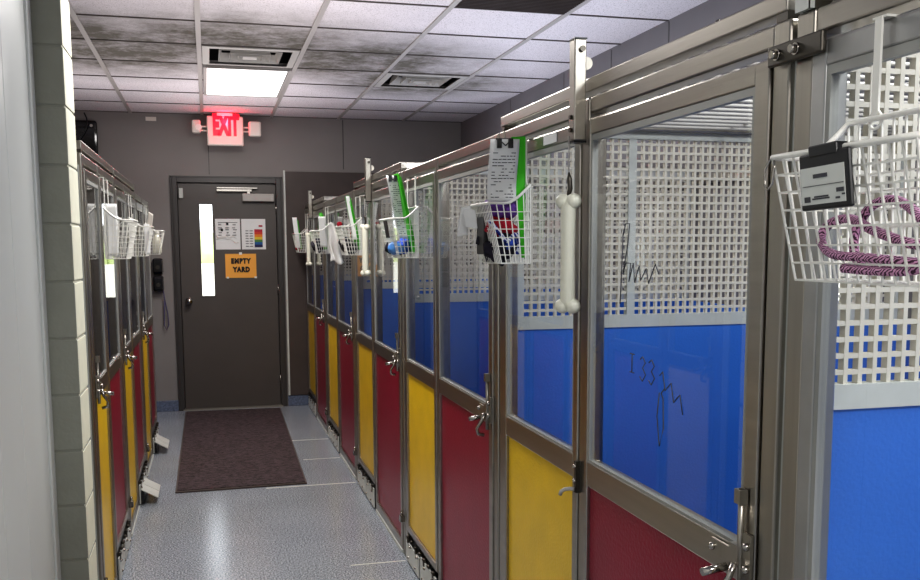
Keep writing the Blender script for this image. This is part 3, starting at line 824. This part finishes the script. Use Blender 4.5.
# ------------------------------------------------------------------ things in the baskets
def sheet(name, label, cat, m, cfn, nu=6, nv=14, thick=.0012, group=None):
    b = MB()
    for j in range(nv+1):
        for i in range(nu+1): b.v.append(tuple(cfn(i/nu, j/nv)))
    for j in range(nv):
        for i in range(nu):
            a = j*(nu+1)+i
            b.f.append((a, a+1, a+nu+2, a+nu+1)); b.sm.append(True)
    o = b.build(name, m); md = o.modifiers.new('thick', 'SOLIDIFY'); md.thickness = thick; md.offset = 0
    if label: tag(o, label, cat, group)
    return o
def form(x, y, zb, w, h, label, lean=0., curl=.012, ty=0., dx=0.):
    # a long form facing -Y: spans X, stands in Z, u across, v up
    def fn(u, v): return (x+w*(u-.5)+dx*v, y+ty*v+curl*sin(v*4.2+.6)+.006*cos(u*3), zb+h*v-.0*u)
    o = sheet('paper_form', label, 'paper', 'paper', fn)
    b = MB()
    rnd = random.Random(int(y*100))
    for r in range(int(h/.0085)-4):
        v = .06+(r*.0085)/h
        if v > .86: break
        u = .12
        while u < .85:
            L = rnd.uniform(.05, .2)
            if rnd.random() < .62:
                p = Vector(fn(u, v)); q = Vector(fn(min(u+L, .9), v))
                d = Vector((0, -.0016, 0)); zz = Vector((0, 0, .0011))
                b.quad(p+d-zz, q+d-zz, q+d+zz, p+d+zz)
            u += L+.03
    ob = sub(b, 'printed_text', 'ink', o)
    b = MB()
    for uu in (.3, .68):
        p = Vector(fn(uu, .985))
        b.box(p.x-.006, p.x+.006, p.y-.008, p.y+.008, p.z-.022, p.z+.004)
    p0, p1 = Vector(fn(.25, .99)), Vector(fn(.75, .99))
    b.tube([p0+Vector((0, -.004, .002)), (p0+p1)/2+Vector((0, -.006, -.016)), p1+Vector((0, -.004, .002))], .002, 6)
    b.box(p0.x-.004, p1.x+.004, p0.y-.002, p0.y+.005, p0.z-.001, p0.z+.004)
    sub(b, 'binder_clip', 'black', o)
    return o
def folder(x, y, zb, w, h, label, lean=0., ty=.0):
    b = MB()
    for k in range(3):
        xx = x+.006*k
        b.hexa([(xx-.0015, y, zb), (xx+.0015, y, zb), (xx-.0015, y+w, zb), (xx+.0015, y+w, zb),
                (xx-.0015+lean, y+ty, zb+h-.008*k), (xx+.0015+lean, y+ty, zb+h-.008*k), (xx-.0015+lean, y+w+ty, zb+h-.004*k), (xx+.0015+lean, y+w+ty, zb+h-.004*k)])
    # tab facing the walkway end
    o = b.build('green_folder', 'green', bevel=.0008); tag(o, label, 'folder')
    return o
def wad(name, label, cat, m, c, r, seed, sc=(1, 1, 1), amp=.35):
    rnd = random.Random(seed); b = MB(); b.ball(c, r, 16, 10, sc)
    ph = [(rnd.uniform(2, 6), rnd.uniform(0, 6), rnd.uniform(0, 6)) for _ in range(4)]
    v2 = []
    for (x, y, z) in b.v:
        d = Vector((x-c[0], y-c[1], z-c[2])); q = d/r
        k = 1+amp*sum(sin(q.x*f+a)*cos(q.y*f+q.z*f*.8+b_) for f, a, b_ in ph)/2.6
        v2.append((c[0]+d.x*k, c[1]+d.y*k, c[2]+d.z*k))
    b.v = v2
    o = b.build(name, m); tag(o, label, cat); return o
def loop(name, label, cat, m, pts, r, sub_n=6):
    # Catmull-Rom through the points
    P = [Vector(p) for p in pts]; out = []
    for i in range(len(P)-1):
        p0, p1, p2, p3 = P[max(i-1, 0)], P[i], P[i+1], P[min(i+2, len(P)-1)]
        for k in range(sub_n):
            t = k/sub_n
            out.append(.5*((2*p1)+(p2-p0)*t+(2*p0-5*p1+4*p2-p3)*t*t+(3*p1-p0-3*p2+p3)*t**3))
    out.append(P[-1])
    o = MB().tube(out, r, 8).build(name, m)
    if label: tag(o, label, cat)
    return o

# basket 1 (nearest): purple rope and black tag
y0, y1 = BK[0]
loop('rope_leash', 'purple and black rope leash coiled in the nearest wire basket', 'leash', 'rope',
     [(.80, .90, 1.475), (.78, .945, 1.478), (.772, 1.00, 1.482), (.768, 1.06, 1.486), (.775, 1.095, 1.505), (.785, 1.09, 1.525), (.785, 1.05, 1.53), (.78, 1.00, 1.515), (.778, .94, 1.50),
      (.79, .90, 1.492), (.80, .93, 1.475), (.80, 1.0, 1.468), (.80, 1.05, 1.475), (.80, 1.06, 1.51), (.80, 1.03, 1.545), (.80, .985, 1.55), (.795, .94, 1.53), (.79, .905, 1.50), (.785, .895, 1.48), (.78, .93, 1.468), (.775, .98, 1.466), (.77, 1.04, 1.468)], .006)
tg = thing('kennel_tag', 'black tag holder with a printed card clipped to the nearest basket', 'tag', (.738, 1.04, 1.55))
XT = .7385
def tagbox(mb, x0, x1, a, c, z0, z1, tilt=.0):
    mb.box(x0, x1, a, c, z0, z1)
ya_, yb_ = .992, 1.088
def tp_(y, z, x): return (x, y, z + (1.04-y)*.06)
def tilt_box(x0, x1, a, c, z0, z1):
    m = MB(); p = []
    for z in (z0, z1):
        for y in (a, c):
            for x in (x0, x1):
                zz = (z-1.545); f = 1.0
                p.append((x, y+.16*zz-.010, z+(1.04-y)*.03))
    return m.hexa(p)
tilt_box(XT-.006, XT, ya_-.003, yb_, 1.541, 1.612).build('tag_holder', 'black', tg, bevel=.003)
tilt_box(XT-.007, XT+.011, 1.010, 1.066, 1.606, 1.621).build('tag_clip', 'black', tg, bevel=.002)
cd = tilt_box(XT-.0068, XT-.006, ya_+.006, yb_-.004, 1.548, 1.594).build('printed_card', 'railw', tg)
b = MB()
for (a, c, z0, z1) in ((1.030, 1.058, 1.580, 1.585), (1.000, 1.080, 1.5705, 1.5712), (1.0, 1.014, 1.560, 1.565), (1.03, 1.058, 1.556, 1.558), (1.028, 1.062, 1.5535, 1.5555), (1.066, 1.078, 1.551, 1.558), (1.008, 1.016, 1.552, 1.5545), (.998, 1.004, 1.556, 1.558)):
    i = len(b.v); tb = tilt_box(XT-.0074, XT-.0069, a, c, z0, z1)
    b.f += [tuple(i+k for k in f) for f in tb.f]; b.v += tb.v; b.sm += tb.sm
sub(b, 'printed_text', 'ink', cd)
cb_ = MB().tube([(.742, 1.168, 1.612), (.738, 1.172, 1.60), (.737, 1.170, 1.578), (.738, 1.164, 1.572), (.741, 1.159, 1.58), (.743, 1.158, 1.60), (.744, 1.160, 1.613)], .0017, 6, closed=True).build('carabiner', 'chrome')
tag(cb_, 'small steel carabiner hanging at the corner of the nearest basket', 'carabiner')

# basket 2: long form, green folder, coloured cloths
y0, y1 = BK[1]
form(.788, 2.545, 1.622, .080, .166, 'long printed form with a binder clip, topmost in the packed basket', curl=.010, dx=.004)
b = MB()
for k_ in range(3):
    yy = 2.560+.006*k_; xo = .003*k_
    b.hexa([(.850+xo, yy, 1.465), (.859, yy, 1.465), (.850+xo, yy+.003, 1.465), (.859, yy+.003, 1.465), (.818+xo, yy, 1.797-.003*k_), (.859, yy, 1.80-.003*k_), (.818+xo, yy+.003, 1.797-.003*k_), (.859, yy+.003, 1.80-.003*k_)])
tag(b.build('green_folder', 'green', bevel=.0006), 'tall green folder standing behind the long printed form', 'folder')
wad('purple_scarf', 'purple patterned cloth on top in the packed basket', 'cloth', 'purple', (.800, 2.605, 1.602), .050, 3, (1.0, 1.35, .75))
wad('red_cloth', 'red cloth in the middle of the packed basket', 'cloth', 'maroon', (.80, 2.600, 1.552), .042, 5, (1.05, 1.2, .7))
wad('dark_cloth', 'dark purple cloth at the bottom of the packed basket', 'cloth', 'darkcloth', (.800, 2.625, 1.505), .050, 9, (.95, 1.25, 1.0))
wad('blue_cloth', 'blue cloth low in the packed basket, under the red cloth', 'cloth', 'navy', (.825, 2.590, 1.515), .028, 11, (1.0, 1.0, .9))
loop('collar_strap', 'blue and white patterned collar strap wound in the packed basket', 'collar', 'strap',
     [(.752, 2.555, 1.570), (.765, 2.550, 1.553), (.785, 2.552, 1.530), (.805, 2.556, 1.512), (.83, 2.560, 1.53), (.845, 2.57, 1.505), (.84, 2.575, 1.475)], .006)
o = MB().hexa([(.742, 2.645, 1.548), (.745, 2.645, 1.548), (.715, 2.665, 1.553), (.718, 2.665, 1.553), (.736, 2.645, 1.60), (.739, 2.645, 1.60), (.708, 2.665, 1.605), (.711, 2.665, 1.605)]).build('card_tag', 'paper', bevel=.001)
tag(o, 'small white card tag on the front corner of the packed basket', 'tag')
o = sheet('loose_paper', 'white paper strip hanging at the far corner of the packed basket', 'paper', 'paper', lambda u, v: (.700+.030*u+.014*v, 2.712-.01*u, 1.525+.085*v+.006*u))
o = MB().box(.750, .766, 2.60, 2.675, 1.475, 1.612).build('black_pouch', 'black', bevel=.003); tag(o, 'flat black pouch behind the white card tag in the packed basket', 'pouch')

# basket 3
y0, y1 = BK[2]
form(.833, 4.10, 1.53, .055, .27, 'curved white form with a binder clip, leaning in the basket of blue items', curl=.02, dx=-.062)
folder(.856, 4.04, 1.47, .14, .338, 'green folder leaning to the walkway in the basket of blue items', lean=-.068)
wad('blue_toy', 'pale blue rubber toy in the basket past the long form', 'toy', 'bluetoy', (.775, 4.06, 1.49), .03, 21, (1.1, 1.3, .9), .25)
wad('navy_cloth', 'navy cloth beside the pale blue toy in the third basket', 'cloth', 'navy', (.825, 4.12, 1.50), .036, 23, (1, 1.4, .9))
wad('black_cloth', 'black cloth under the green folder in the basket of blue items', 'cloth', 'darkcloth', (.80, 4.17, 1.49), .04, 25, (1.1, 1.2, .9))
o = MB().hexa([(.742, 4.02, 1.535), (.746, 4.02, 1.535), (.738, 4.07, 1.535), (.742, 4.07, 1.535), (.730, 4.02, 1.607), (.734, 4.02, 1.607), (.726, 4.07, 1.607), (.730, 4.07, 1.607)]).build('grey_tag', 'darksteel', bevel=.001)
tag(o, 'dark grey tag on the front of the basket of blue items', 'tag')

# basket 4
y0, y1 = BK[3]
folder(.857, 5.60, 1.48, .15, .315, 'green folder leaning in the basket with the black pouch', lean=-.06)
sheet('white_sheet', 'white sheet leaning against the green folder over the black pouch', 'paper', 'paper', lambda u, v: (.822+.022*u-.042*v, 5.595+.012*sin(3*v), 1.54+.25*v))
wad('black_pouch', 'black pouch in the basket behind the second bone handle', 'pouch', 'black', (.81, 5.66, 1.495), .045, 31, (1.1, 1.5, .85), .25)
wad('black_bag', 'small black bag against the end of the basket with the pouch', 'bag', 'darkcloth', (.79, 5.74, 1.52), .035, 33, (1, 1, 1), .3)
# towel between baskets 4 and 5
o = sheet('white_towel', 'crumpled white towel hanging from the end of a wire basket', 'towel', 'towel',
          lambda u, v: (.715+(.072-.018*v)*u-.006*v+.005*sin(v*9+u*3), 5.82+.018*sin(u*6+v*2)+.010*sin(v*7), 1.41+.228*v-.015*u+.010*sin(u*7)), 10, 18, .012)
wad('red_ball', 'small red ball on the rim of the basket with the pouch', 'ball', 'maroon', (.766, 5.78, 1.632), .017, 35, (1, 1, 1), .05)
# basket 5
wad('dark_cloth', 'dark bundle filling the basket behind the white towel', 'cloth', 'darkcloth', (.80, 7.25, 1.51), .05, 41, (1, 1.8, 1))
folder(.835, 7.14, 1.48, .14, .27, 'pale green folder in the basket behind the white towel', lean=-.02)
sheet('white_sheet', 'white sheet standing in the basket behind the white towel', 'paper', 'paper', lambda u, v: (.80+.05*u-.01*v, 7.13, 1.5+.22*v))
# basket 6
folder(.80, 8.70, 1.48, .14, .27, 'green folder in the basket closest to the back wall', lean=-.03)
sheet('white_sheet', 'white sheet standing in the basket closest to the back wall', 'paper', 'paper', lambda u, v: (.76+.04*u-.03*v, 8.69, 1.49+.27*v))
wad('pink_cloth', 'pinkish cloth in the basket closest to the back wall', 'cloth', 'maroon', (.79, 8.75, 1.485), .03, 45, (1, 1.5, .8))
# left baskets
sheet('paper_stack', 'white papers standing in the basket nearest the block pillar', 'paper', 'paper', lambda u, v: (CL+.018-.0+.045*u, 4.40+.006*sin(3*v), 1.46+.225*v), thick=.012)
sheet('white_sheet', 'narrow white card standing in the middle left basket', 'card', 'paper', lambda u, v: (CL+.09+.03*u, 5.72, 1.46+.17*v), thick=.003)
bt = thing('white_bottle', 'white bottle standing in the left basket nearest the exit door', 'bottle', (CL+.085, 7.2, 1.455))
MB().tube([(CL+.085, 7.2, z) for z in (1.455, 1.46, 1.54, 1.575, 1.59)], .03, 14, rr=[.028, .032, .032, .02, .013]).build('bottle_body', 'bone', bt)
MB().tube([(CL+.085, 7.2, 1.59), (CL+.085, 7.2, 1.62)], .014, 12).build('bottle_cap', 'white', bt)
sheet('pink_note', 'pale pink paper strip standing in the left basket nearest the exit door', 'paper', 'signw', lambda u, v: (CL+.02+.03*u+.02*v, 7.16, 1.60+.15*v-.02*u), thick=.002)

# ------------------------------------------------------------------ bone handles
def bone(n, label):
    x, y = CR-.040, n+.012
    t = thing('bone_handle', label, 'handle', (x, y, 1.48), 'bone-shaped pull handles on the right pens')
    z0, z1 = 1.335, 1.622
    b = MB()
    prof = [(z0+.012, .014), (z0+.03, .0185), (z0+.05, .0185), (z0+.15, .0175), (z1-.05, .0185), (z1-.03, .0185), (z1-.012, .014)]
    b.tube([(x, y, z) for z, r in prof], .018, 16, rr=[r for z, r in prof])
    for z in (z0+.018, z1-.018):
        for dx, dy in ((-.0095, .009), (.0095, -.009)):
            b.ball((x+dx, y+dy, z), .0195, 14, 9, (1, 1, .95))
    b.build('bone_grip', 'bone', t)
    c = MB(); c.cyl((x, y, z1-.004), (x, y, 1.757), .0016, 6); c.build('pull_cable', 'vent', t)
    c = MB(); c.tube([(x, y, z1-.006), (x+.004, y, z1+.012), (x+.002, y, z1+.035), (x, y, z1+.05)], .004, 8, rr=[.005, .006, .006, .002]); c.build('cable_clip', 'darksteel', t)
for i, lb in ((1, 'white bone-shaped pull handle beside the packed basket, largest of the three'), (3, 'white bone-shaped pull handle between the towel and the basket of blue items'), (5, 'white bone-shaped pull handle closest to the back wall')):
    bone(BR[i]+.83, lb)

# ------------------------------------------------------------------ light
def area(name, loc, sx, sy, power, col=(1, 1, 1), rot=(0, 0, 0)):
    l = bpy.data.lights.new(name, 'AREA'); l.shape = 'RECTANGLE'; l.size = sx; l.size_y = sy; l.energy = power; l.color = col
    o = bpy.data.objects.new(name, l); COL.objects.link(o); o.location = loc; o.rotation_euler = rot
    return o
area('troffer_and_fill', (.275, LY, HC-.03), .5, 1.1, 24, (1, .97, .94))
area('troffer_and_fill', (.275, 4.3, HC-.03), .5, 1.1, 30, (1, .98, .96))  # added fill over the aisle, no fixture modelled
area('troffer_and_fill', (.45, -.7, HC-.03), .5, 1.1, 34, (1, .98, .96))  # added fill behind the camera for faces turned towards it
area('troffer_and_fill', (1.65, 1.3, HC-.03), .5, 1.1, 27, (.95, .98, 1))  # added fill above the near pens, without a fixture
area('troffer_and_fill', (1.65, -.1, HC-.03), .5, 1.1, 34, (.95, .98, 1))  # second added fill over the near pens, also fixtureless
area('troffer_and_fill', (1.65, 5.2, HC-.03), .5, 1.1, 2.5, (.95, .98, 1))  # weak added fill over the farther pens, no fixture there
for (x, y, pw, c) in ((.3, 4.6, 9.5, (1, .95, .95)), (.2, 7.3, 9.5, (1, .94, .95)), (1.7, 4.4, 8, (.80, .86, 1)), (1.75, 6.6, 8, (.82, .87, 1)), (-1.1, 6.6, 6, (1, .96, .96))):
    area('ceiling_fill', (x, y, 1.95), 1.0, 2.2, pw, c, (pi, 0, 0))  # added upward fill to brighten the ceiling, not a fitting of the room
p = bpy.data.lights.new('exit_glow', 'POINT'); p.energy = 1.6; p.color = (1, .02, .06); p.shadow_soft_size = .03
o = bpy.data.objects.new('exit_glow', p); COL.objects.link(o); o.location = (.18, YE-.05, 2.60)

w = bpy.data.worlds.new('daylight'); bpy.context.scene.world = w; w.use_nodes = True
w.node_tree.nodes['Background'].inputs[0].default_value = (.92, .96, 1, 1)
w.node_tree.nodes['Background'].inputs[1].default_value = 3.2

# ------------------------------------------------------------------ camera
F, CX, CY, YAW, PIT, ROL = 953.583, 464.82, 357.01, .26069, .11533, -.003657
cam = bpy.data.cameras.new('camera'); co = bpy.data.objects.new('camera', cam); COL.objects.link(co)
cam.sensor_fit = 'HORIZONTAL'; cam.sensor_width = 36; cam.lens = F/920*36
cam.shift_x = (460-CX)/920; cam.shift_y = (CY-290)/920
fw = Vector((sin(YAW)*cos(PIT), cos(YAW)*cos(PIT), -sin(PIT))); rt = Vector((cos(YAW), -sin(YAW), 0)); up = rt.cross(fw)
r2 = rt*cos(ROL)+up*sin(ROL); u2 = -rt*sin(ROL)+up*cos(ROL)
mm = Matrix((r2, u2, -fw)).transposed().to_4x4(); mm.translation = Vector((0, 0, EYE))
co.matrix_world = mm; cam.clip_start = .05; cam.clip_end = 200
sc = bpy.context.scene; sc.camera = co
sc.view_settings.view_transform = 'Standard'
sc.view_settings.look = 'Medium High Contrast'
sc.view_settings.exposure = 0.25
sc.cycles.use_denoising = True
sc.cycles.max_bounces = 10; sc.cycles.transparent_max_bounces = 40; sc.cycles.diffuse_bounces = 5; sc.cycles.glossy_bounces = 5
sc.cycles.sample_clamp_indirect = 6
sc.cycles.caustics_reflective = False; sc.cycles.caustics_refractive = False
